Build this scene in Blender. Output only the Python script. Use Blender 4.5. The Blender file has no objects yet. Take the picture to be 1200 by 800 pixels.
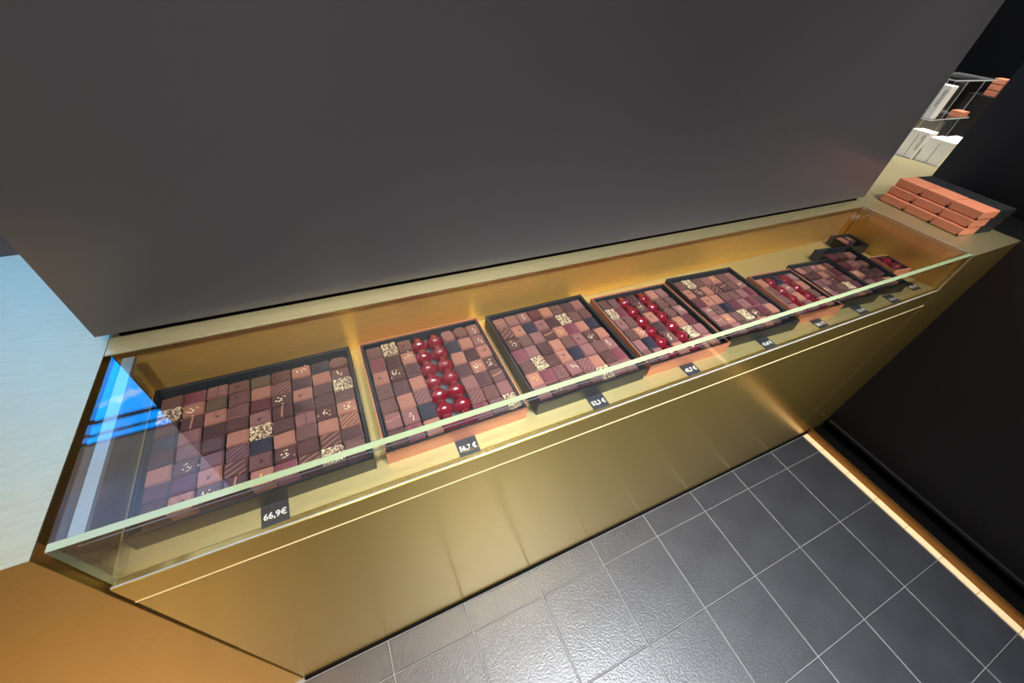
import bpy, bmesh, math, random
from mathutils import Matrix, Vector
random.seed(7)
S = bpy.context.scene
COL = S.collection

# ------------------------------------------------------------------ camera
cam_d = bpy.data.cameras.new('camera'); cam = bpy.data.objects.new('camera', cam_d); COL.objects.link(cam)
cam_d.sensor_width = 36.0; cam_d.lens = 13.8142; cam_d.clip_start = 0.02
cam.matrix_world = Matrix(((0.907558, 0.236678, -0.346876, 0.3409),
                           (-0.412749, 0.654851, -0.633094, -0.2957),
                           (0.077312, 0.717742, 0.692003, 1.3733), (0, 0, 0, 1)))
S.camera = cam

# ------------------------------------------------------------------ world, lights, exposure
S.view_settings.view_transform = 'Standard'; S.view_settings.look = 'None'
S.view_settings.gamma = 1.0; S.view_settings.use_curve_mapping = False
S.view_settings.exposure = 0.0
S.cycles.use_denoising = True
S.cycles.max_bounces = 14; S.cycles.transparent_max_bounces = 24; S.cycles.glossy_bounces = 6
S.cycles.caustics_reflective = True; S.cycles.sample_clamp_indirect = 6.0
W = bpy.data.worlds.new('World'); S.world = W; W.use_nodes = True
W.node_tree.nodes['Background'].inputs[0].default_value = (0.5, 0.55, 0.62, 1)
W.node_tree.nodes['Background'].inputs[1].default_value = 0.10

def lamp(name, loc, target, power, size, color=(1, 0.95, 0.88), spread=120, shape='DISK', size_y=None):
    d = bpy.data.lights.new(name, 'AREA'); d.energy = power; d.shape = shape; d.size = size
    if size_y: d.size_y = size_y
    d.color = color; d.spread = math.radians(spread)
    o = bpy.data.objects.new(name, d); COL.objects.link(o); o.location = loc
    o.rotation_euler = (Vector(target) - Vector(loc)).to_track_quat('-Z', 'Y').to_euler()
    return o
CEIL = 2.75
LAMPS = [((0.10, -0.75, 2.70), (0.20, 0.16, 0.8), 3.0), ((0.75, -0.75, 2.70), (0.70, 0.16, 0.8), 1.7),
         ((1.35, -0.75, 2.70), (1.25, 0.16, 0.8), 2.2), ((1.90, -0.70, 2.70), (1.85, 0.14, 0.85), 4.2),
         ((-0.80, -0.60, 2.70), (-0.8, 0.0, 0.8), 1)]
for i, (l, t, p) in enumerate(LAMPS):
    lamp('spot_lamp', l, t, p, 0.11, spread=52)
lamp('floor_lamp_beam', (1.00, -0.85, 2.70), (0.85, -0.66, 0), 38, 0.40, color=(0.93, 0.96, 1.0), spread=62)
lamp('warm_fill_light', (-1.5, -1.2, 2.70), (-1.7, -0.7, 0), 110, 0.35, color=(1.0, 0.64, 0.31), spread=90)  # added unseen warm light, turns the left counter front orange
lamp('rear_lamp_beam', (2.75, 0.35, 2.70), (2.7, 0.6, 0.9), 14, 0.2, spread=70)
lamp('soft_fill_light', (0.7, -1.3, 2.74), (0.8, -1.3, 0), 15, 2.4, color=(1.0, 0.97, 0.92), spread=180, shape='RECTANGLE', size_y=1.4)  # added broad fill overhead to brighten the brass
lamp('rear_fill_light', (-1.1, 1.4, 2.74), (-1.1, 1.4, 0), 7.5, 1.8, color=(0.95, 0.94, 1.0), spread=180, shape='RECTANGLE', size_y=1.6)  # added unseen white fill for the silvery sheen on the left counter

# ------------------------------------------------------------------ helpers
def new_mat(name):
    m = bpy.data.materials.new(name); m.use_nodes = True
    return m, m.node_tree, m.node_tree.nodes['Principled BSDF']
def lin(c):
    f = lambda v: v / 12.92 if v <= 0.04045 else ((v + 0.055) / 1.055) ** 2.4
    return (f(c[0] / 255), f(c[1] / 255), f(c[2] / 255), 1)
def mat(name, rgb, rough=0.5, metal=0.0, bump=0.0, bscale=200.0, vary=0.0, spec=0.5, stretch=(1, 1, 1), coat=0.0, bdist=0.001, vscale=None):
    m, nt, b = new_mat(name)
    c = lin(rgb)
    b.inputs['Base Color'].default_value = c
    b.inputs['Roughness'].default_value = rough; b.inputs['Metallic'].default_value = metal
    b.inputs['Specular IOR Level'].default_value = spec
    b.inputs['Coat Weight'].default_value = coat; b.inputs['Coat Roughness'].default_value = 0.06
    if bump or vary:
        tc = nt.nodes.new('ShaderNodeTexCoord'); mp = nt.nodes.new('ShaderNodeMapping')
        mp.inputs['Scale'].default_value = stretch
        nt.links.new(tc.outputs['Object'], mp.inputs['Vector'])
        n = nt.nodes.new('ShaderNodeTexNoise'); n.inputs['Scale'].default_value = bscale; n.inputs['Detail'].default_value = 4
        nt.links.new(mp.outputs[0], n.inputs['Vector'])
        if bump:
            bp = nt.nodes.new('ShaderNodeBump'); bp.inputs['Strength'].default_value = bump; bp.inputs['Distance'].default_value = bdist
            nt.links.new(n.outputs['Fac'], bp.inputs['Height']); nt.links.new(bp.outputs[0], b.inputs['Normal'])
        if vary:
            n2 = n
            if vscale:
                n2 = nt.nodes.new('ShaderNodeTexNoise'); n2.inputs['Scale'].default_value = vscale; n2.inputs['Detail'].default_value = 5
                nt.links.new(tc.outputs['Object'], n2.inputs['Vector'])
            mx = nt.nodes.new('ShaderNodeMix'); mx.data_type = 'RGBA'
            mx.inputs['A'].default_value = tuple(v * (1 - vary) for v in c[:3]) + (1,)
            mx.inputs['B'].default_value = tuple(min(1, v * (1 + vary)) for v in c[:3]) + (1,)
            nt.links.new(n2.outputs['Fac'], mx.inputs['Factor']); nt.links.new(mx.outputs['Result'], b.inputs['Base Color'])
    return m
def emit(name, rgb, strength):
    m = bpy.data.materials.new(name); m.use_nodes = True; nt = m.node_tree
    nt.nodes.remove(nt.nodes['Principled BSDF'])
    e = nt.nodes.new('ShaderNodeEmission'); e.inputs[0].default_value = lin(rgb); e.inputs[1].default_value = strength
    nt.links.new(e.outputs[0], nt.nodes['Material Output'].inputs[0]); return m
def glass(name, tint=(0.975, 0.985, 0.977), ior=1.5):
    """clear sheet glass: straight transmission plus Fresnel reflection on both faces"""
    m = bpy.data.materials.new(name); m.use_nodes = True; nt = m.node_tree
    nt.nodes.remove(nt.nodes['Principled BSDF'])
    geo = nt.nodes.new('ShaderNodeNewGeometry')
    mr = nt.nodes.new('ShaderNodeMapRange')
    mr.inputs['To Min'].default_value = ior; mr.inputs['To Max'].default_value = 1 / ior
    nt.links.new(geo.outputs['Backfacing'], mr.inputs['Value'])
    fr = nt.nodes.new('ShaderNodeFresnel'); nt.links.new(mr.outputs[0], fr.inputs['IOR'])
    t = nt.nodes.new('ShaderNodeBsdfTransparent'); t.inputs[0].default_value = (*tint, 1)
    g = nt.nodes.new('ShaderNodeBsdfGlossy'); g.inputs['Roughness'].default_value = 0.0
    mx = nt.nodes.new('ShaderNodeMixShader')
    nt.links.new(fr.outputs[0], mx.inputs[0]); nt.links.new(t.outputs[0], mx.inputs[1]); nt.links.new(g.outputs[0], mx.inputs[2])
    nt.links.new(mx.outputs[0], nt.nodes['Material Output'].inputs[0]); return m

def brass(name, rgb, rough, bump, stretch, aniso=0.85, vary=0.16, metal=1.0):
    m = mat(name, rgb, rough=rough, metal=metal, bump=bump, bscale=1.0, stretch=stretch, bdist=0.0012, vary=vary)
    nt = m.node_tree; b = nt.nodes['Principled BSDF']
    b.inputs['Anisotropic'].default_value = aniso           # brushed along the sheet: the gloss spreads across the brushing (U runs across it)
    t = nt.nodes.new('ShaderNodeTangent'); t.direction_type = 'UV_MAP'
    nt.links.new(t.outputs[0], b.inputs['Tangent'])
    return m

M = {}
M['brass_front'] = brass('brushed brass front', (200, 172, 92), 0.25, 0.10, (45, 420, 420), 0.62, metal=0.88)
M['brass_front_glow'] = brass('brushed brass front with warm glow', (206, 170, 98), 0.32, 0.16, (45, 420, 420), 0.85, metal=0.88)  # same brass as the other front; copy toned and roughened for the warm glow
M['brass_top'] = brass('brushed brass top', (194, 184, 142), 0.48, 0.55, (45, 420, 420), 0.6, metal=0.85)
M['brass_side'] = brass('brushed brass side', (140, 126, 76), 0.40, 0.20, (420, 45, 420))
M['brass_well'] = brass('brushed brass well', (226, 182, 98), 0.46, 0.45, (45, 420, 420), 0.5, metal=0.72)
M['brass_deck'] = brass('brushed pale brass deck', (206, 190, 132), 0.50, 0.25, (45, 420, 420), 0.4, metal=0.75)
M['edge_line'] = mat('painted joint highlight', (224, 208, 166), 0.35, metal=0.3)  # paler than the brass, paints the light caught along the joint
M['glint'] = mat('painted glass edge glint', (150, 158, 168), 0.25)  # pale colour painting the highlights on the glass edges
M['dark_gap'] = mat('black joint', (8, 7, 7), 0.9, spec=0.05)
M['brass_dark'] = mat('dull brown brass', (128, 92, 48), 0.40, metal=0.9, bump=0.05, bscale=120, vary=0.1)
M['panel'] = mat('satin charcoal panel', (70, 70, 74), 0.32, bump=0.10, bscale=900, vary=0.05, spec=0.65, vscale=3)
M['black_lacquer'] = mat('black cabinet', (14, 14, 16), 0.42, bump=0.05, bscale=300, spec=0.35)
M['black_wall'] = mat('black wall', (10, 10, 11), 0.6, bump=0.1, bscale=400, spec=0.3)
M['slate'] = mat('black slate tile', (40, 41, 45), 0.36, bump=0.55, bscale=210, vary=0.5, spec=0.5, bdist=0.0016, vscale=9)
M['grout'] = mat('pale grout', (106, 106, 105), 0.9, bump=0.3, bscale=400)
M['ceiling'] = mat('white ceiling', (225, 224, 220), 0.8, bump=0.05, bscale=60)
M['plaster'] = mat('grey plaster wall', (120, 116, 110), 0.8, bump=0.1, bscale=80)
M['warm_wall'] = mat('honey wood wall', (200, 140, 70), 0.5, bump=0.1, bscale=12, vary=0.2, stretch=(1, 14, 1))
M['rearwall'] = mat('dark rear wall', (38, 36, 34), 0.5, bump=0.1, bscale=80)
M['strip'] = mat('honey travertine strip', (240, 202, 156), 0.5, bump=0.2, bscale=160, vary=0.25, stretch=(3, 1, 1))
M['glass'] = glass('clear glass')
M['glass_edge'] = mat('polished green glass edge', (140, 156, 120), 0.10, bump=0.05, bscale=40, spec=0.8, coat=0.6)
M['glass_sheen'] = mat('pale painted glass sheen', (124, 138, 144), 0.2, spec=0.7)  # pale tone painting a reflection on the left pane
M['acrylic'] = glass('clear acrylic', (0.97, 0.97, 0.97), 1.49)
M['acrylic_edge'] = mat('polished acrylic edge', (215, 220, 222), 0.15, bump=0.02, bscale=50, spec=0.8)
M['box_black'] = mat('black card', (30, 32, 36), 0.5, bump=0.08, bscale=700)
M['box_inner'] = mat('black card lining', (40, 45, 52), 0.5, bump=0.08, bscale=700)
M['box_floor'] = mat('grey card floor', (78, 84, 92), 0.55, bump=0.08, bscale=700)
M['copper'] = mat('copper card', (204, 128, 98), 0.45, metal=0.0, bump=0.12, bscale=900, vary=0.06)
M['card'] = mat('slate price card', (40, 43, 50), 0.45, bump=0.06, bscale=500)
M['chalk'] = mat('white chalk ink', (240, 240, 232), 0.7, bump=0.05, bscale=500)
M['white_box'] = mat('white card box', (236, 233, 226), 0.5, bump=0.04, bscale=500)
M['ink'] = mat('dark ink', (30, 28, 28), 0.6, bump=0.02, bscale=500)
M['shadowline'] = mat('grey card joint', (110, 106, 104), 0.6, bump=0.02, bscale=500)
M['blue'] = emit('blue lit screen', (0, 145, 255), 13.0)
M['screen_text'] = emit('pale lit lettering', (150, 200, 255), 9.0)
M['daylight'] = emit('daylight behind window', (225, 236, 255), 5.0)
M['frame'] = mat('dark metal frame', (32, 32, 34), 0.4, metal=0.6, bump=0.03, bscale=200)
M['lamp_glow'] = emit('lamp diffuser', (255, 240, 215), 9.0)
CH = dict(dark=(79, 53, 53), brown=(97, 67, 65), milk=(123, 84, 84), tan=(149, 101, 88), plum=(84, 44, 53), navy=(60, 58, 71), mauve=(106, 75, 79), rose=(134, 84, 90), olive=(90, 73, 62))
for k, v in CH.items():
    M['c_' + k] = mat('chocolate ' + k, v, 0.36, bump=0.12, bscale=240, vary=0.10, spec=0.5, vscale=60)
M['t_nib'] = mat('cream nut nibs', (244, 226, 190), 0.6, bump=0.2, bscale=500, vary=0.12)
M['t_nut'] = mat('chopped nuts', (216, 200, 164), 0.65, bump=0.3, bscale=600, vary=0.25, vscale=300)
M['t_pink'] = mat('plum cocoa butter', (84, 26, 46), 0.35, bump=0.05, bscale=400)
M['t_navy'] = mat('slate cocoa butter', (40, 39, 54), 0.35, bump=0.05, bscale=400)
M['t_dark'] = mat('dark chocolate line', (46, 30, 34), 0.35, bump=0.05, bscale=400)
M['t_light'] = mat('milk chocolate line', (172, 122, 100), 0.4, bump=0.05, bscale=400)
M['t_gold'] = mat('golden crumbs', (226, 180, 96), 0.45, bump=0.1, bscale=400)
M['cherry'] = mat('glossy cherry red glaze', (112, 13, 34), 0.10, bump=0.02, bscale=60, vary=0.12, spec=0.7, coat=0.7, vscale=50)

def bm_box(bm, x0, x1, y0, y1, z0, z1, mi=0, bev=0.0):
    vs = [bm.verts.new(p) for p in ((x0, y0, z0), (x1, y0, z0), (x1, y1, z0), (x0, y1, z0), (x0, y0, z1), (x1, y0, z1), (x1, y1, z1), (x0, y1, z1))]
    fs = [bm.faces.new([vs[i] for i in f]) for f in ((0, 3, 2, 1), (4, 5, 6, 7), (0, 1, 5, 4), (1, 2, 6, 5), (2, 3, 7, 6), (3, 0, 4, 7))]
    uv = bm.loops.layers.uv.verify()
    for k, f in enumerate(fs):
        f.material_index = mi
        for l in f.loops:                                    # U runs across the brushing direction
            c = l.vert.co
            l[uv].uv = (c.y, c.x) if k < 2 else (c.z, c.x) if k in (2, 4) else (c.z, c.y)
    if bev:
        es = list({e for f in fs for e in f.edges})
        bmesh.ops.bevel(bm, geom=es, offset=bev, segments=2, profile=0.6, affect='EDGES')
    return fs
def finish(name, bm, mats, parent=None, smooth=False, loc=None):
    me = bpy.data.meshes.new(name); bm.to_mesh(me); bm.free()
    for m in (mats if isinstance(mats, (list, tuple)) else [mats]): me.materials.append(m)
    if smooth:
        for p in me.polygons: p.use_smooth = True
    return link(name, me, parent, loc)
def link(name, me, parent=None, loc=None):
    o = bpy.data.objects.new(name, me); COL.objects.link(o)
    if parent: o.parent = parent
    if loc: o.location = loc
    return o
def box(name, x0, x1, y0, y1, z0, z1, m, parent=None, bev=0.0):
    """box in the parent's frame, its own origin at its base centre"""
    cx, cy = (x0 + x1) / 2, (y0 + y1) / 2
    bm = bmesh.new(); bm_box(bm, x0 - cx, x1 - cx, y0 - cy, y1 - cy, 0, z1 - z0, 0, bev)
    return finish(name, bm, m, parent, loc=(cx, cy, z0))
def thing(name, label, cat, loc=(0, 0, 0), rz=0.0, group=None):
    o = bpy.data.objects.new(name, None); COL.objects.link(o); o.empty_display_size = 0.05
    o.location = loc; o.rotation_euler = (0, 0, rz)
    return tag(o, label, cat, group)
def tag(o, label, cat, group=None):
    o['label'] = label; o['category'] = cat
    if group: o['group'] = group
    return o
def struct(o, label=None):
    o['kind'] = 'structure'
    if label: o['label'] = label
    return o
def text_mesh(body, size, align='CENTER', bold=0.0):
    c = bpy.data.curves.new('lettering', 'FONT'); c.body = body; c.size = size; c.align_x = align; c.align_y = 'CENTER'
    c.offset = bold; c.extrude = 0.0002; c.resolution_u = 3
    o = bpy.data.objects.new('lettering', c); COL.objects.link(o)
    me = bpy.data.meshes.new_from_object(o.evaluated_get(bpy.context.evaluated_depsgraph_get()))
    bpy.data.objects.remove(o); me.name = 'lettering'
    return me

# ------------------------------------------------------------------ room shell
ZL, ZD = 0.92, 0.807            # counter level, display deck level
fl = struct(box('floor', -3.2, 4.2, -2.8, 3.2, -0.06, -0.0018, M['grout']), 'dark slate tiled floor with pale grout')
TX0, TW, TY1, TD, G = 0.2105, 0.2231, -0.0861, 0.2265, 0.0032
GY = 0.0019
tile_mesh = {}
def tile(x0, x1, y0, y1):
    w, d = round(x1 - x0, 4), round(y1 - y0, 4)
    if (w, d) not in tile_mesh:
        bm = bmesh.new(); bm_box(bm, -w / 2, w / 2, -d / 2, d / 2, 0, 0.006)
        top = [e for e in bm.edges if all(v.co.z > 0.005 for v in e.verts)]
        bmesh.ops.bevel(bm, geom=top, offset=0.0015, segments=1, affect='EDGES')
        me = bpy.data.meshes.new('tile'); bm.to_mesh(me); bm.free(); me.materials.append(M['slate']); tile_mesh[(w, d)] = me
    o = bpy.data.objects.new('tile', tile_mesh[(w, d)]); COL.objects.link(o); o.parent = fl
    o.location = ((x0 + x1) / 2 - 0.5, (y0 + y1) / 2 - 0.2, 0.054 + random.uniform(-0.0004, 0.0004))
for j in range(0, 11):
    ya, yb = (TY1, -0.007) if j == 0 else (TY1 - j * TD, TY1 - (j - 1) * TD)
    for i in range(-13, 8):
        xa, xb = TX0 + i * TW, TX0 + (i + 1) * TW
        xb = min(xb, 1.975)
        tile(xa + G / 2, xb - G / 2, ya + GY / 2, yb - GY / 2)
struct(box('ceiling', -3.2, 4.2, -2.8, 3.2, CEIL, CEIL + 0.08, M['ceiling']), 'plain white ceiling')
struct(box('wall_front', -3.2, 4.2, -2.9, -2.8, -0.06, CEIL, M['plaster']), 'grey wall behind the viewer')
struct(box('wall_left', -3.3, -3.2, -2.9, 3.3, -0.06, CEIL, M['warm_wall']), 'honey coloured wall at the far left')
struct(box('wall_rear', -3.2, 4.2, 3.2, 3.3, -0.06, CEIL, M['rearwall']), 'dark wall of the room behind')
struct(box('wall_far_right', 4.2, 4.3, -2.9, 3.3, -0.06, CEIL, M['black_wall']), 'black wall at the far right')
wb = struct(box('wall_back', -0.013, 1.877, 0.325, 0.365, 0.932, CEIL, M['panel']), 'tall satin charcoal panel hanging just above the brass counter')
struct(box('trim_1', 0.01, 1.86, 0.333, 0.360, 0.920, 0.932, M['dark_gap']), 'black shadow joint under the charcoal panel')
struct(box('wall_right', 2.31, 2.36, -2.8, 0.355, 0.92, CEIL, M['black_wall']), 'black wall above the black cabinet')
# skirting along the black cabinet
bb = struct(box('baseboard_right', 2.004, 2.012, -2.8, -0.002, 0.0, 0.034, M['brass_dark']), 'brass skirting under the black cabinet')
st = struct(box('trim_2', 1.975, 2.004, -2.8, -0.002, -0.0018, -0.0002, M['grout']), 'honey stone strip along the foot of the skirting')
for j in range(-1, 12):
    ya, yb = TY1 - (j + 1) * TD, min(TY1 - j * TD, -0.003)
    if j == -1: ya, yb = TY1, -0.003
    for a, b2 in ((ya, (ya + yb) / 2), ((ya + yb) / 2, yb)):
        s = box('strip_piece', 1.976 - 1.9895, 2.003 - 1.9895, a + 0.0007 + 1.401, b2 - 0.0007 + 1.401, 0.0018, 0.0050, M['strip'], st)

# ------------------------------------------------------------------ black cabinet at the right
cb = thing('cabinet', 'long black cabinet at the right end of the brass counter', 'cabinet', (2.2, -1.2, 0))
box('body', -0.10, 0.11, -1.6, 1.48, 0.045, 0.918, M['black_lacquer'], cb, 0.002)
struct(box('trim_3', 2.0125, 2.138, -2.8, -0.0068, -0.001, 0.006, M['dark_gap']), 'black floor strip between the skirting and the black cabinet')
box('plinth', -0.06, 0.11, -1.6, 1.48, 0.006, 0.045, M['dark_gap'], cb)
box('rounded_rail', -0.112, -0.10, -1.6, 1.19, 0.050, 0.066, M['black_wall'], cb, 0.004)

# ------------------------------------------------------------------ brass counters
lc = thing('counter', 'brass counter block at the far left with a bluish sheen', 'counter', (-0.8, 0.3, 0))
box('front_panel', -0.9, 0.797, -0.300, -0.28, 0.0, 0.918, M['brass_front_glow'], lc, 0.0008)
box('top_panel', -0.9, 0.797, -0.300, 0.335, 0.9185, 0.92, M['brass_top'], lc)
box('core', -0.9, 0.789, -0.279, 0.330, 0.0, 0.918, M['dark_gap'], lc)
box('side_panel', 0.7895, 0.797, -0.2795, 0.325, 0.0, 0.918, M['brass_side'], lc)

dc = thing('counter', 'long brass display counter under the charcoal panel holding the chocolate boxes', 'counter', (0.92, 0.15, 0))
def D(name, x0, x1, y0, y1, z0, z1, m, bev=0.0): return box(name, x0 - 0.92, x1 - 0.92, y0 - 0.15, y1 - 0.15, z0, z1, m, dc, bev)
D('lower_front_panel', 0.0025, 1.8365, 0.0, 0.012, 0.014, 0.7535, M['brass_front'], 0.0015)
D('upper_front_panel', 0.0025, 1.8365, 0.0, 0.012, 0.7560, ZD, M['brass_front'], 0.0012)
D('highlight_joint', 0.0025, 1.8365, -0.0005, 0.02, 0.7540, 0.7557, M['edge_line'])
D('toe_strip', 0.003, 1.8365, -0.0062, 0.0115, 0.0, 0.0135, M['dark_gap'])
D('deck', 0.0, 1.8365, 0.012, 0.312, ZD - 0.012, ZD, M['brass_deck'])
D('back_riser', 0.0, 1.833, 0.305, 0.312, ZD + 0.0012, ZL - 0.003, M['brass_well'])
D('back_joint', 0.0, 1.836, 0.309, 0.3125, ZD, ZD + 0.0012, M['dark_gap'])
D('right_cheek', 1.8335, 1.8365, 0.2937, 0.3048, ZD, ZL - 0.0035, M['brass_well'])
D('left_cheek', -0.0022, 0.002, 0.0125, 0.312, ZD - 0.012, ZL - 0.030, M['brass_side'])
D('ledge', -0.0022, 1.8365, 0.2935, 0.42, ZL - 0.003, ZL, M['brass_top'], 0.0006)
D('core', 0.0, 1.8365, 0.313, 0.42, 0.0, ZL - 0.0035, M['dark_gap'])

rc = thing('counter', 'short plain brass counter block at the right carrying the copper boxes', 'counter', (1.97, 0.2, 0))
def R(name, x0, x1, y0, y1, z0, z1, m, bev=0.0): return box(name, x0 - 1.97, x1 - 1.97, y0 - 0.2, y1 - 0.2, z0, z1, m, rc, bev)
R('front_panel', 1.8385, 2.0995, 0.0, 0.012, 0.014, ZL - 0.002, M['brass_front'], 0.0012)
R('top_panel', 1.8385, 2.0995, 0.0, 0.293, ZL - 0.002, ZL, M['brass_top'])
R('side_panel', 1.8385, 1.842, 0.012, 0.2930, ZD - 0.01, ZL - 0.002, M['brass_well'])
R('toe_strip', 1.8385, 2.0995, -0.0062, 0.0115, 0.0, 0.0135, M['dark_gap'])
R('core', 1.8425, 2.0995, 0.03, 0.29, 0.0, ZL - 0.003, M['dark_gap'])
re = thing('counter', 'brass counter running on behind the charcoal panel at the right, carrying white cartons', 'counter', (2.7, 0.7, 0))
box('top_panel', 1.8372 - 2.7, 3.60 - 2.7, 0.2935 - .7, 1.10 - .7, ZL - 0.002, ZL, M['brass_top'], re)
box('core', 1.8382 - 2.7, 3.60 - 2.7, 0.43 - .7, 1.09 - .7, 0.0, ZL - 0.003, M['dark_gap'], re)

# ------------------------------------------------------------------ glass cover
gc = thing('glass_cover', 'long clear glass case over the chocolate boxes on the brass counter', 'glass case', (0.92, 0.15, ZD))
def pane(name, x0, x1, y0, y1, z0, z1, thin, par=gc, off=(0.92, 0.15, ZD), mats=None):
    """sheet of glass: clear faces, bright polished edges; thin = axis of the thickness"""
    cx, cy = (x0 + x1) / 2, (y0 + y1) / 2
    bm = bmesh.new(); fs = bm_box(bm, x0 - cx, x1 - cx, y0 - cy, y1 - cy, 0, z1 - z0)
    bm.normal_update()
    for f in fs: f.material_index = 0 if abs(f.normal[thin]) > 0.5 else 1
    return finish(name, bm, mats or [M['glass'], M['glass_edge']], par, loc=(cx - off[0], cy - off[1], z0 - off[2]))
def rim(o, clear):
    """polished edges that sit in a joint and do not catch light stay clear; clear = list of (axis, sign)"""
    for p in o.data.polygons:
        for ax, sg in clear:
            if p.normal[ax] * sg > 0.5: p.material_index = 0
    return o
rim(pane('top_pane', 0.0075, 1.836, 0.0122, 0.2925, ZL - 0.007, ZL, 2), [(1, 1), (0, -1), (0, 1)])
rim(pane('front_pane', 0.0075, 1.836, 0.003, 0.012, ZD + 0.0003, ZL, 1), [(2, -1), (0, 1)])
rim(pane('left_pane', 0.008, 0.0155, 0.0125, 0.290, ZD + 0.0003, ZL - 0.0072, 0), [(2, -1), (1, 1), (1, -1), (2, 1)])
def G3(name, x0, x1, y0, y1, z0, z1): return box(name, x0 - .92, x1 - .92, y0 - .15, y1 - .15, z0 - ZD, z1 - ZD, M['glint'], gc)  # thin pale strips standing in for glints along the glass edges
G3('edge_glint', 0.02, 1.83, 0.0123, 0.0133, 0.8976, 0.8990)
G3('edge_glint', 0.003, 1.8365, 0.0014, 0.0028, ZD + .0002, ZD + .0012)
G3('edge_glint', 1.8362, 1.8378, 0.003, 0.2925, ZL - .0004, ZL + .0006)
G3('edge_glint', 1.8300, 1.8312, 0.003, 0.2900, ZL - .0090, ZL - .0076)
G3('edge_glint', 1.8356, 1.8362, 0.0020, 0.0028, ZD + .002, ZL - .001)
lp = box('left_sheen_strip', 0.017 - 0.92, 0.031 - 0.92, 0.0125 - 0.15, 0.288 - 0.15, ZL - 0.0135 - ZD, ZL - 0.0075 - ZD, M['glass_sheen'], gc)  # added strip painting the bluish grazing reflection of the left pane

# ------------------------------------------------------------------ chocolate meshes (unit footprint 30 x 30 mm, 20 mm tall)
def choc_body(key, mat_key, rounded=0.0, bow=0.0012):
    bm = bmesh.new(); bm_box(bm, -0.0147, 0.0147, -0.0147, 0.0147, 0, 0.0185)
    vert = [e for e in bm.edges if abs(e.verts[0].co.z - e.verts[1].co.z) > 0.01]
    bmesh.ops.bevel(bm, geom=vert, offset=0.0012 + rounded, segments=2 if not rounded else 3, affect='EDGES')
    top = [e for e in bm.edges if all(v.co.z > 0.018 for v in e.verts)]
    bmesh.ops.bevel(bm, geom=top, offset=0.0016, segments=2, affect='EDGES')
    for v in bm.verts:
        if v.co.z > 0.0165:
            v.co.z += bow * math.sin(v.co.x * 70 + 0.6) * 0.5
    me = bpy.data.meshes.new('praline'); bm.to_mesh(me); bm.free(); me.materials.append(M[mat_key])
    return me
ZT = 0.0188
def chip(bm, x, y, z, r, seed):
    rr = random.Random(seed)
    vs = []
    for a in range(5):
        t = a * 2 * math.pi / 5 + rr.random()
        vs.append(bm.verts.new((x + math.cos(t) * r * rr.uniform(.7, 1.2), y + math.sin(t) * r * rr.uniform(.7, 1.2), z + rr.uniform(-.0002, .0004))))
    topv = bm.verts.new((x, y, z + r * rr.uniform(.7, 1.1)))
    for a in range(5): bm.faces.new((vs[a], vs[(a + 1) % 5], topv))
def to_mesh(name, bm, mk):
    bmesh.ops.recalc_face_normals(bm, faces=bm.faces[:])
    me = bpy.data.meshes.new(name); bm.to_mesh(me); bm.free(); me.materials.append(M[mk]); return me
def m_chips(name, mk, n, seed, spread=0.008, r=(0.0010, 0.0021), cx=0.0, cy=0.0):
    rr = random.Random(seed); bm = bmesh.new()
    for i in range(n):
        chip(bm, cx + rr.gauss(0, spread * .55), cy + rr.gauss(0, spread * .55), ZT - 0.0003, rr.uniform(*r), seed * 100 + i)
    return to_mesh(name, bm, mk)
def m_coat(seed):
    rr = random.Random(seed); bm = bmesh.new()
    for i in range(165):
        chip(bm, rr.uniform(-.0145, .0145), rr.uniform(-.0145, .0145), ZT - 0.0003, rr.uniform(.0009, .0018), seed * 999 + i)
    for i in range(60):
        s = rr.choice((-1, 1)); t = rr.uniform(-.0145, .0145); z = rr.uniform(.010, .0185)
        if rr.random() < .5: chip(bm, s * .0147, t, z, rr.uniform(.001, .0018), i + 7)
        else: chip(bm, t, s * .0147, z, rr.uniform(.001, .0018), i + 9)
    return to_mesh('nut_coating', bm, 't_nut')
def bar(bm, x0, y0, x1, y1, w, h):
    d = Vector((x1 - x0, y1 - y0)); d.normalize(); n = Vector((-d.y, d.x)) * w / 2
    p = [(x0 - n.x, y0 - n.y), (x1 - n.x, y1 - n.y), (x1 + n.x, y1 + n.y), (x0 + n.x, y0 + n.y)]
    lo = [bm.verts.new((a, b, ZT - 0.001)) for a, b in p]; hi = [bm.verts.new((a * .985, b * .985, ZT + h)) for a, b in p]
    bm.faces.new(hi)
    for i in range(4): bm.faces.new((lo[i], lo[(i + 1) % 4], hi[(i + 1) % 4], hi[i]))
def m_stripes(mk, n, ang, w, h=0.0004):
    bm = bmesh.new(); L = 0.0135
    for i in range(n):
        o = -L + (i + .5) * 2 * L / n
        if ang == 0: bar(bm, o, -L, o + 0.0006 * math.sin(i), L, w, h)
        elif ang == 90: bar(bm, -L, o, L, o, w, h)
        else:
            s = math.tan(math.radians(ang)); c = o * 1.6
            pts = []
            for x in (-L, L):
                y = s * x + c
                if -L <= y <= L: pts.append((x, y))
            for y in (-L, L):
                x = (y - c) / s
                if -L < x < L: pts.append((x, y))
            if len(pts) >= 2 and (Vector(pts[0]) - Vector(pts[1])).length > 0.004: bar(bm, *pts[0], *pts[1], w, h)
    return to_mesh('stripes', bm, mk)
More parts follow.
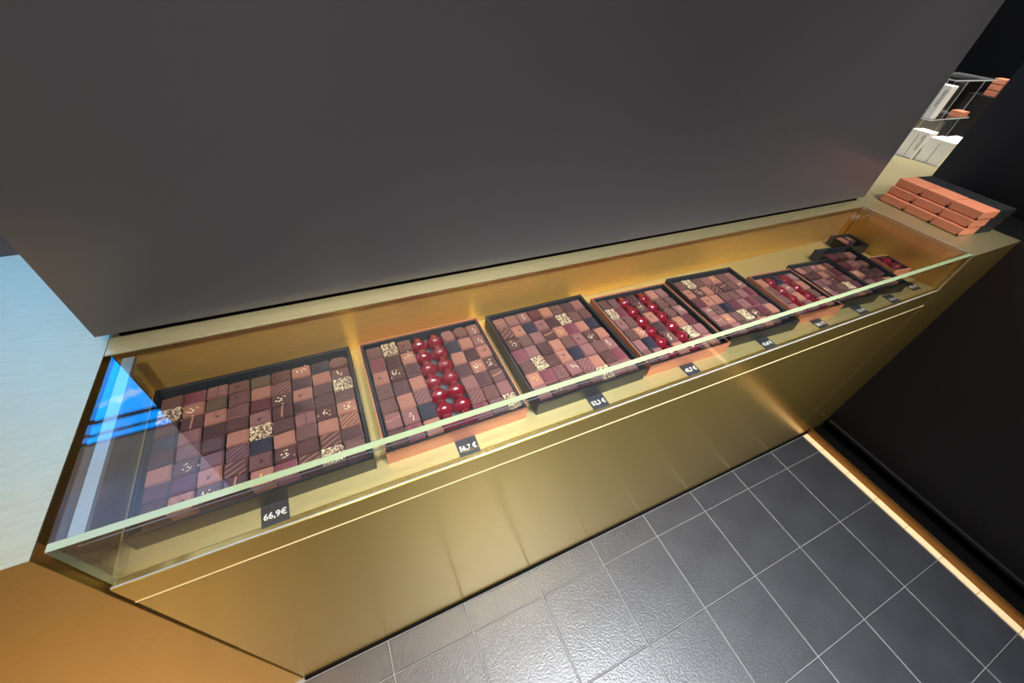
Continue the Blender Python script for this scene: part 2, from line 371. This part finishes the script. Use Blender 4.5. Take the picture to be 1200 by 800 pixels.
def m_bar(mk, kind):
    bm = bmesh.new()
    if kind == 'line': bar(bm, -0.001, -0.0135, 0.001, 0.0135, 0.0022, 0.0008)
    elif kind == 'thin': bar(bm, 0.001, -0.0135, 0.0012, 0.0135, 0.0009, 0.0006)
    elif kind == 'ridge':
        pts = [(-.0138, -.001), (-.005, -.0005), (.004, .0012), (.0138, .004)]
        for a, b in zip(pts, pts[1:]): bar(bm, *a, *b, 0.0016, 0.0012)
    return to_mesh('ridge' if kind == 'ridge' else 'line', bm, mk)
def m_dots(mk):
    bm = bmesh.new()
    for i in range(6): chip(bm, -0.010 + i * 0.004, -0.007 + i * .0003, ZT - .0003, 0.0009, 40 + i)
    return to_mesh('dots', bm, mk)
def m_wave(mk):
    bm = bmesh.new()
    for k in range(6):
        prev = None
        for i in range(7):
            x = -.0135 + i * .0045; y = -.011 + k * .0042 + .0016 * math.sin(i * .9 + k * .2)
            if prev: bar(bm, *prev, x, y, .0009, .0005)
            prev = (x, y)
    return to_mesh('wavy_lines', bm, mk)
def m_lattice(mk):
    bm = bmesh.new()
    for k in range(-2, 3):
        bar(bm, -.012, k * .005 - .003, .012, k * .005 + .003, .0011, .0008); bar(bm, k * .005 + .003, -.012, k * .005 - .003, .012, .0011, .0008)
    return to_mesh('lattice', bm, mk)
T = {'nib': m_chips('nut_nibs', 't_nib', 9, 3), 'nib2': m_chips('nut_nibs', 't_nib', 6, 11, .006), 'gold': m_chips('golden_crumbs', 't_gold', 9, 5, .006),
     'chips': m_chips('cocoa_flakes', 't_dark', 9, 8, .007), 'coat': m_coat(4), 'coat2': m_coat(6),
     'red': m_stripes('t_pink', 7, 90, .0018), 'redv': m_stripes('t_pink', 7, 0, .0018), 'navy': m_stripes('t_navy', 9, 90, .0014), 'navyv': m_stripes('t_navy', 9, 0, .0014),
     'darkst': m_stripes('t_dark', 8, 90, .0016), 'darkstv': m_stripes('t_dark', 8, 0, .0016), 'diag': m_stripes('t_dark', 5, 38, .0012), 'diagl': m_stripes('t_light', 4, 34, .0011),
     'line': m_bar('t_light', 'line'), 'thin': m_bar('t_dark', 'thin'), 'ridge': m_bar('t_light', 'ridge'), 'dots': m_dots('t_light'), 'wave': m_wave('t_dark'), 'lattice': m_lattice('t_dark')}
B = {k: choc_body(k, 'c_' + k) for k in CH}
BR = {k: choc_body(k, 'c_' + k, 0.0035, 0.0) for k in CH}
# code: (body, topping, look)
K = {
 'pb': ('brown', None, 'plain brown praline'), 'pd': ('dark', None, 'plain dark praline'), 'pm': ('milk', None, 'plain milk praline'),
 'pt': ('tan', None, 'plain tan praline'), 'pp': ('plum', None, 'plain plum praline'), 'po': ('olive', None, 'plain olive-brown praline'), 'pv': ('mauve', None, 'plain mauve praline'),
 'rb': ('brown*', None, 'round-cornered brown praline'), 'rt': ('milk*', None, 'round-cornered milk praline'),
 'nt': ('tan', 'nib', 'nib-topped tan praline'), 'nd': ('dark', 'nib', 'nib-topped dark praline'), 'nm': ('milk', 'nib2', 'nib-topped milk praline'), 'nb': ('brown', 'nib2', 'nib-topped brown praline'),
 'gt': ('tan', 'gold', 'crumb-topped tan praline'), 'cc': ('brown', 'coat', 'nut-coated praline'), 'c2': ('brown', 'coat2', 'nut-coated praline'),
 'kt': ('tan', 'chips', 'flake-topped tan praline'), 'kb': ('brown', 'chips', 'flake-topped brown praline'), 'km': ('milk', 'chips', 'flake-topped milk praline'),
 'rs': ('rose', 'red', 'plum-striped praline'), 'rv': ('rose', 'redv', 'plum-striped praline'), 'ns': ('navy', 'navy', 'navy-striped praline'), 'nv': ('navy', 'navyv', 'navy-striped praline'),
 'ds': ('mauve', 'darkst', 'dark-striped praline'), 'dv': ('mauve', 'darkstv', 'dark-striped praline'), 'lb': ('brown', 'diag', 'diagonal-lined brown praline'), 'lv': ('mauve', 'diag', 'diagonal-lined mauve praline'),
 'lm': ('milk', 'diag', 'diagonal-lined milk praline'), 'll': ('dark', 'diagl', 'pale-lined dark praline'), 'lt': ('tan', 'diag', 'diagonal-lined tan praline'),
 'bd': ('dark', 'line', 'pale-barred dark praline'), 'bt': ('milk', 'thin', 'single-lined milk praline'), 'wd': ('dark', 'wave', 'wavy-lined dark praline'), 'wt': ('milk', 'wave', 'wavy-lined milk praline'),
 'sm': ('milk', 'ridge', 'ridged milk praline'), 'sd': ('dark', 'ridge', 'ridged dark praline'), 'sb': ('brown', 'ridge', 'ridged brown praline'), 'st': ('tan', 'ridge', 'ridged tan praline'),
 'dd': ('dark', 'dots', 'dotted dark praline'), 'lx': ('brown', 'lattice', 'lattice-topped brown praline'),
}
def heart_mesh():
    """glazed heart: two broad lobes at -y, a narrower rounded nose towards +y"""
    bm = bmesh.new(); N, RG = 40, 8
    CY = -0.0035
    def radius(t):                       # t measured from +y
        st, ct = math.sin(t), math.cos(t)
        lobe = 1 / math.sqrt((st / 0.0152) ** 2 + (ct / 0.0106) ** 2)
        lobe *= 1 - 0.10 * math.exp(-((abs(abs(t) - math.pi)) / 0.30) ** 2)
        nose = 0.0
        if ct > 0:
            nose = min(0.0225 if abs(st) < 1e-4 else 0.0078 / abs(st), 0.0225 * (1 - 0.10 * st * st / max(ct * ct, .02)))
        k = 8
        return (max(lobe, 1e-5) ** k + max(nose, 1e-5) ** k) ** (1 / k)
    rings = []
    for r in range(RG):
        a = r / (RG - 1) * math.pi / 2
        s = max(math.cos(a) ** 0.8, 0.03); h = math.sin(a)
        ring = []
        for i in range(N):
            t = -math.pi + 2 * math.pi * (i + .5) / N
            R_ = radius(t); w = max(0, math.cos(t)) ** 3
            ring.append((R_ * math.sin(t) * s, CY + R_ * math.cos(t) * s, 0.005 + 0.0165 * h * (1 - 0.10 * w * s)))
        rings.append(ring)
    base = [(x * .84, CY + (y - CY) * .84, 0.0) for x, y, z in rings[0]]
    V = [[bm.verts.new(p) for p in ring] for ring in [base] + rings]
    for a, b in zip(V, V[1:]):
        for i in range(N): bm.faces.new((a[i], a[(i + 1) % N], b[(i + 1) % N], b[i]))
    bm.faces.new(V[-1]); bm.faces.new(list(reversed(V[0])))
    bmesh.ops.recalc_face_normals(bm, faces=bm.faces[:])
    me = bpy.data.meshes.new('cherry_heart'); bm.to_mesh(me); bm.free(); me.materials.append(M['cherry'])
    for p in me.polygons: p.use_smooth = True
    return me
HEART = heart_mesh()
ORD = ['first', 'second', 'third', 'fourth', 'fifth', 'sixth', 'seventh', 'eighth', 'ninth']

def tray(label, style, cx, cy, w, d, h, ang, floor_mat='box_inner'):
    """open gift box; origin at its base centre"""
    t = thing('chocolate_box', label, 'box', (cx, cy, ZD + 0.0003), math.radians(ang), 'open boxes of chocolates in the glass case')
    outer = M['copper'] if style == 'copper' else M['box_black']
    a = 0.0014; b = 0.003; W2, D2 = w / 2, d / 2
    box('base', -W2, W2, -D2, D2, 0, 0.003, outer, t)
    for (x0, x1, y0, y1) in ((-W2, W2, -D2, -D2 + a), (-W2, W2, D2 - a, D2), (-W2, -W2 + a, -D2 + a, D2 - a), (W2 - a, W2, -D2 + a, D2 - a)):
        box('side_wall', x0, x1, y0, y1, 0.003, h, outer, t)
    i = a + 0.0016 if style == 'copper' else a
    for (x0, x1, y0, y1) in ((-W2 + i, W2 - i, -D2 + i, -D2 + i + b), (-W2 + i, W2 - i, D2 - i - b, D2 - i), (-W2 + i, -W2 + i + b, -D2 + i + b, D2 - i - b), (W2 - i - b, W2 - i, -D2 + i + b, D2 - i - b)):
        box('lining', x0, x1, y0, y1, 0.003, h - 0.0015, M['box_inner'], t)
    box('tray_floor', -W2 + i + b, W2 - i - b, -D2 + i + b, D2 - i - b, 0.003, 0.006, M[floor_mat], t)
    return t
def put_choc(code, trayo, x, y, w, d, where, group, z=0.0062):
    c, s = math.cos(trayo.rotation_euler.z), math.sin(trayo.rotation_euler.z)
    loc = (trayo.location.x + c * x - s * y, trayo.location.y + s * x + c * y, trayo.location.z + z)
    if code == 'H':
        o = link('cherry_heart', HEART, loc=loc)
        o.rotation_euler.z = trayo.rotation_euler.z + random.uniform(-.12, .12)
        k = w / 0.0255; o.scale = (k, d / 0.0280, 1.16)
        return tag(o, 'glossy red heart, ' + where, 'chocolate', group)
    body, top, look = K[code]
    rnd = body.endswith('*'); body = body.rstrip('*')
    o = link('praline', (BR if rnd else B)[body], loc=loc)
    o.rotation_euler.z = trayo.rotation_euler.z + random.uniform(-.045, .045)
    o.rotation_euler.x = random.uniform(-.02, .02); o.rotation_euler.y = random.uniform(-.02, .02)
    o.location.x += random.uniform(-.0007, .0007); o.location.y += random.uniform(-.0006, .0006); o.location.z += .0003
    sc = random.uniform(.935, .975)
    o.scale = (w / 0.030 * sc, d / 0.030 * sc, random.uniform(.95, 1.05))
    tag(o, look + ', ' + where, 'chocolate', group)
    if top:
        p = link(T[top].name.split('.')[0], T[top], o)
        if top in ('nib', 'nib2', 'gold', 'chips', 'coat', 'coat2', 'dots'): p['kind'] = 'stuff'
        if top in ('nib', 'nib2', 'gold', 'chips'): p.rotation_euler.z = random.uniform(0, 6.28); p.location = (random.uniform(-.002, .002), random.uniform(-.002, .002), 0)
    return o
def fill(idx, t, cols, rows, layout):
    """cols: list of (x, width); rows: list of (y, depth), in the tray's frame, back row first"""
    b = ORD[idx] + ' box from left'; nr, nc = len(rows), len(cols)
    for r, line in enumerate(layout):
        codes = line.split()
        for c, code in enumerate(codes):
            if code == '--': continue
            rw = 'back row' if r == 0 else 'front row' if r == nr - 1 and nr > 1 else ORD[r] + ' row from back'
            col = 'rightmost' if c == nc - 1 else 'leftmost' if c == 0 else ORD[c] + ' from left'
            put_choc(code, t, cols[c][0], rows[r][0], cols[c][1], rows[r][1], f'{col} in {rw}, {b}',
                     ('cherry hearts' if code == 'H' else 'pralines') + f' in the {b}')
def even(a, b, n): 
    s = (b - a) / n
    return [(a + (i + .5) * s, abs(s)) for i in range(n)]

BOXES = {}
def mk(idx, label, style, x0, x1, y0, y1, ang, h=0.030, floor='box_inner'):
    BOXES[idx] = tray(label, style, (x0 + x1) / 2, (y0 + y1) / 2, x1 - x0, y1 - y0, h, ang, floor)
    return BOXES[idx], (x1 - x0) / 2, (y1 - y0) / 2
# first box: 9 columns, 8 rows
t, w, d = mk(0, 'largest open black box, nearest the left glass, full of pralines', 'black', 0.022, 0.3165, 0.040, 0.287, 0)
fill(0, t, even(-w + .007, w - .007, 9), even(d - .017, -d + .019, 8), [
 'pb rs bt kb po lb nt ns rb',
 'cc nt po kb pt lm ds pt nb',
 'pd bd kt wt pp nd kt pd c2',
 'ns pm wd dd km bd ds pd lb',
 'wd pv dd pt cc pd bt nd nt',
 'pt nd pv lv ns pt pb pt lt',
 'dd pp kt ll kb nd pd ll ds',
 'wd kt nd bd gt rs ll c2 pb'])
# second box: copper, two heart columns
t, w, d = mk(1, 'copper box with twin red heart rows between pralines, 56,7 € card before it', 'copper', 0.334, 0.569, 0.040, 0.286, 0, floor='box_floor')
colsx = [(x - 0.4515, wd_) for x, wd_ in ((.3565, .027), (.3845, .027), (.4125, .027), (.439, .0285), (.4705, .0285), (.4985, .0265), (.5255, .0265), (.5515, .0265))]
rows = even(d - .011, -d + .010, 7)
fill(1, t, colsx, rows, [
 'lv cc kb H H rt rb nm', 'rv wd nt H H nv st nm', 'kt nd dv H H pt wd kt', 'kb dv st H H dv nt nd',
 'pb pt lm H H pm dv sb', 'sm nm nv H H lm pb pm', 'dd rv pt H H rv pv c2'])
# third box: 8 x 7
t, w, d = mk(2, 'black box fully packed with eight praline columns, 52,3 € card before it', 'black', 0.588, 0.823, 0.038, 0.283, 0)
fill(2, t, even(-w + .010, w - .010, 8), even(d - .009, -d + .009, 7), [
 'sm pm nm pp pt kb dv pm', 'll kt nv km wd cc pb lb', 'nd pb pm sd gt rv pt nv', 'rv pm wd st pb km nd st',
 'lb c2 dd kt nv pm pb nm', 'gt rv wt nm lm pt dd rv', 'pm nd pb dv pv cc nm pm'])
# fourth box: copper, hearts in two columns
t, w, d = mk(3, 'copper box with two separated red heart rows, 45,7 € card before it', 'copper', 0.836, 1.046, 0.038, 0.260, -1.5, floor='box_floor')
colsx = [(x - 0.941, wd_) for x, wd_ in ((.8575, .0235), (.882, .0235), (.908, .027), (.9360, .026), (.9640, .027), (.9915, .026), (1.0195, .026))]
fill(3, t, colsx, even(d - .010, -d + .010, 6), [
 'lb lv H dv H pt pm', 'cc rv H nd H pb rb', 'km pb H kt H rb nm', 'lb nt H dv H st pp', 'pm nv H nb H c2 pm', 'pb pm H pt H rv pt'])
# fifth box
t, w, d = mk(4, 'black box of seven tight praline columns right of the copper 45,7 € box', 'black', 1.060, 1.269, 0.038, 0.262, -3)
fill(4, t, even(-w + .010, w - .010, 7), even(d - .012, -d + .009, 6), [
 'pb cc pb pm gt pb pm', 'kt nd pt ll sd pb nm', 'pp kt pt pb pb pm rv', 'nm kb nv pp km rv ds', 'sm gt pb c2 nd pp pt', 'pp nm sd pb pt kb nv'])
# sixth box: copper, hearts
t, w, d = mk(5, 'small copper box of red hearts, third copper box from left', 'copper', 1.284, 1.434, 0.040, 0.203, -4, floor='box_floor')
fill(5, t, even(-w + .009, w - .009, 5), even(d - .012, -d + .012, 4), ['pt H nv H nm', 'pb H nm H pt', 'pb H pt H rb', 'pm H pv H pt'])
# seventh
t, w, d = mk(6, 'small black box of pralines directly right of the small copper box', 'black', 1.442, 1.592, 0.040, 0.204, -5)
fill(6, t, even(-w + .009, w - .009, 5), even(d - .010, -d + .010, 5), ['pt pb nm gt pb', 'pd pd pt pb pp', 'pv pm sd pp pb', 'nm ds pb c2 pp', 'pm pd kb pt pv'])
# eighth: sampler with gaps
t, w, d = mk(7, 'narrow black sampler box with spaced pralines over a grey insert', 'black', 1.597, 1.731, 0.044, 0.236, -8.5, floor='box_floor')
fill(7, t, even(-w + .014, w - .014, 3), [(d - .034, .030), (d - .078, .030), (d - .122, .030), (d - .164, .030)], ['pp pd pm', 'pp km rb', 'nt lx lx', 'pv pp pt'])
t, w, d = mk(8, 'tiny black box in the far back corner of the glass case', 'black', 1.752, 1.838 - .008, 0.214, 0.285, -7, h=0.028)
fill(8, t, [(-.014, .027), (.015, .027)], [(.012, .034)], ['pt nd'])
t, w, d = mk(9 - 0 if False else 9, 'tiny copper sided box holding two red hearts at the far right', 'copper', 1.758, 1.826, 0.086, 0.160, -7, h=0.026)
for i, yy in enumerate((.015, -.015)):
    put_choc('H', t, 0.0, yy, .030, .030, 'rear of two in the tiny box at far right' if i == 0 else 'front of two in the tiny box at far right', 'cherry hearts in the tiny copper box')

# ------------------------------------------------------------------ price cards
def card(x, y, w, d, txt, label, rz=0.0):
    t = thing('price_card', label, 'price card', (x, y, ZD + 0.0003), math.radians(rz), 'slate price cards on the brass deck')
    bm = bmesh.new(); bm_box(bm, -w / 2, w / 2, -d / 2, d / 2, 0, 0.001, 0, 0.0003)
    pl = finish('plate', bm, M['card'], t)
    o = link('price_lettering', text_mesh(txt, 0.0125, bold=0.0002), pl, (0, -0.003, 0.0012)); o.data.materials.append(M['chalk'])
    if o.dimensions.x > w * .82: o.scale = (w * .82 / o.dimensions.x, 1, 1)
for x, y, txt, lab in [
    (0.178, 0.0255, '66,9€', 'slate price card lettered 66,9€ before the largest black box'),
    (0.456, 0.0255, '56,7 €', 'slate price card lettered 56,7 € before the wide copper box'),
    (0.708, 0.0245, '52,3 €', 'slate price card lettered 52,3 € before the packed black box'),
    (0.934, 0.0255, '45,7 €', 'slate price card lettered 45,7 € before the second copper box'),
    (1.160, 0.0240, '43,4 €', 'slate price card before the seven-column black box, fifth card from left'),
    (1.350, 0.0265, '24,1 €', 'slate price card on the brass deck before the small copper box of hearts'),
    (1.510, 0.0255, '23,2 €', 'slate price card before the small black box, seventh card from left'),
    (1.652, 0.0255, '16,8 €', 'slate price card before the narrow sampler box, second card from the right end'),
    (1.780, 0.0410, '8,5 €', 'slate price card at the far right end of the row of cards')]:
    card(x, y, 0.0345, 0.0325, txt, lab, random.uniform(-1.5, 1.5) - (3 if x > 1.6 else 0))

# ------------------------------------------------------------------ copper gift boxes stacked at the right
def gift_box(x, y, z, rz, label, tab=True):
    t = thing('gift_box', label, 'box', (x, y, z), rz, 'copper gift boxes stacked on the right counter')
    bm = bmesh.new(); bm_box(bm, -0.072, 0.003, -0.0378, 0.0378, 0.0012, 0.0228, 0, 0.0012); sl = finish('copper_sleeve', bm, M['copper'], t)
    bm = bmesh.new(); bm_box(bm, 0.0045, 0.078, -0.0378, 0.0378, 0.0, 0.0224, 0, 0.0012); finish('black_drawer', bm, M['box_black'], t)
    if tab: box('ribbon_tab', -0.0745, -0.072, -0.0375, -0.0335, 0.002, 0.006, M['dark_gap'], sl)
    return t
RZ = math.radians(-6.5); HB = 0.0236
names_y = ['rear', 'middle', 'nearest']
names_z = ['bottom layer', 'middle layer', 'top layer']
for k in range(3):
    for j in range(3):
        lx, ly = 0.072, 0.0
        u = (1 - j) * 0.0785
        bx, by = 2.004 + random.uniform(-.001, .001) + 0.008 * k, 0.186 - .002 * k
        x = bx - math.sin(RZ) * u; y = by + math.cos(RZ) * u
        gift_box(x, y, ZL + 0.0003 + k * HB, RZ, f'copper and black gift box, {names_y[j]} of three in {names_z[k]} of the stack')

# ------------------------------------------------------------------ things seen past the panel, on the rear counter
def white_box(x0, x1, y0, y1, z0, z1, label, lines=1, letters=None):
    cx, cy = (x0 + x1) / 2, (y0 + y1) / 2
    t = thing('carton', label, 'carton', (cx, cy, z0), 0, 'white cartons on the rear counter')
    bm = bmesh.new(); bm_box(bm, x0 - cx, x1 - cx, y0 - cy, y1 - cy, 0, z1 - z0, 0, 0.001); finish('body', bm, M['white_box'], t)
    box('lid_joint', x0 - cx - .0006, x0 - cx + .001, -.001, .001, 0.004, z1 - z0 - .012, M['shadowline'], t)
    if letters:
        o = link('side_lettering', text_mesh(letters, 0.014), t, (x0 - cx - .0004, y0 - cy + .011, (z1 - z0) * .62)); o.data.materials.append(M['ink'])
        o.rotation_euler = Matrix(((0, 0, -1), (0, -1, 0), (-1, 0, 0))).to_euler() if False else (math.radians(90), math.radians(90), math.radians(-90))
    return t
white_box(2.565, 2.63, 0.540, 0.604, ZL, ZL + .098, 'narrow white carton at the left behind the charcoal panel edge', letters='NATION')
white_box(2.580, 2.668, 0.452, 0.536, ZL, ZL + .086, 'broad white carton in front on the rear brass counter')
white_box(2.690, 2.79, 0.440, 0.536, ZL, ZL + .080, 'white carton at the right, behind the broad carton')
ar = thing('acrylic_riser', 'clear two level acrylic riser carrying a white carton', 'display riser', (2.72, 0.64, ZL))
AM = [M['acrylic'], M['acrylic_edge']]
AO = (2.72, 0.64, ZL)
pane('lower_shelf', 2.592, 2.90, 0.580, 0.690, 1.050, 1.054, 2, ar, AO, AM)
pane('upper_shelf', 2.545, 2.86, 0.568, 0.700, 1.186, 1.190, 2, ar, AO, AM)
pane('side_panel', 2.553, 2.557, 0.700, 0.712, ZL, 1.186, 0, ar, AO, AM)
for x in (2.60, 2.72, 2.85):
    pane('upright', x, x + .004, 0.606 if x < 2.65 else .59, 0.69, ZL + .0003, 1.050, 0, ar, AO, AM); pane('upright', x, x + .004, 0.615 if x < 2.65 else .60, 0.69, 1.054, 1.186, 0, ar, AO, AM)
white_box(2.608, 2.655, 0.592, 0.655, 1.0545, 1.165, 'white lettered carton standing on the acrylic riser shelf', letters='NATION')
def small_copper(x, y, z, label):
    o = box('gift_box', x - .03, x + .03, y - .02, y + .02, z, z + .018, M['copper'], None, .001)
    return tag(o, label, 'box', 'small copper boxes on the rear counter')
pd_ = tag(box('plinth', 2.95, 3.08, 0.55, 0.66, ZL, 1.125, M['black_lacquer'], None, .002), 'black plinth behind the charcoal panel edge carrying copper boxes', 'plinth')
for k, nm in enumerate(('lowest', 'middle', 'topmost')):
    small_copper(3.01, 0.602, 1.1253 + k * .021, f'small copper box, {nm} of three on the black plinth')
small_copper(2.855, 0.605, 1.0545, 'small copper box lying on the acrylic riser shelf')

# ------------------------------------------------------------------ left rear: lit blue screen, window
sc = thing('menu_screen', 'blue lit screen behind the charcoal panel, mirrored in the glass', 'screen', (-0.98, 1.6, 1.75))
box('housing', -0.42, 0.42, 0.0, 0.04, 0.0, 0.74, M['frame'], sc, .004)
box('display', -0.40, 0.40, -0.002, 0.0, 0.02, 0.56, M['blue'], sc)
box('display_band', -0.40, 0.36, -0.002, 0.0, 0.595, 0.655, M['blue'], sc)
box('display_band', -0.40, 0.38, -0.002, 0.0, 0.68, 0.715, M['blue'], sc)
box('stand', -0.04, 0.04, 0.01, 0.04, -1.75, 0.0, M['frame'], sc)
for i in range(9):                                          # pale illegible marks on the screen
    m_ = box('screen_mark', -.055, .055, -.002, .002, 0, .010 + .006 * (i % 3), M['screen_text'], sc)
    m_.location = (0.30 - (i % 5) * .07 - (0.30 if i > 4 else 0), -0.004, 0.40 + .016 * (i % 4)); m_.rotation_euler = (0, 0.35 + .12 * (i % 3), 0)
wn = bpy.data.objects.new('window_1', None); COL.objects.link(wn); wn.location = (-3.19, 0.8, 0.9); struct(wn, 'tall bright shop window at the far left')
box('pane', 0, .004, -1.2, 1.2, 0, 1.7, M['daylight'], wn)
for yy in (-1.22, -.01, 1.20): box('frame_bar', 0, .03, yy, yy + .03, -.03, 1.73, M['frame'], wn)
# ceiling lamp housings
for i, (l, tg, p) in enumerate(LAMPS):
    o = thing('ceiling_spot', f'round ceiling spotlight, {ORD[i]} along the counter', 'spotlight', (l[0], l[1], CEIL), 0, 'ceiling spotlights above the counter')
    bm = bmesh.new(); bmesh.ops.create_cone(bm, cap_ends=False, segments=24, radius1=.075, radius2=.07, depth=.05, matrix=Matrix.Translation((0, 0, -.026))); finish('housing', bm, M['frame'], o)
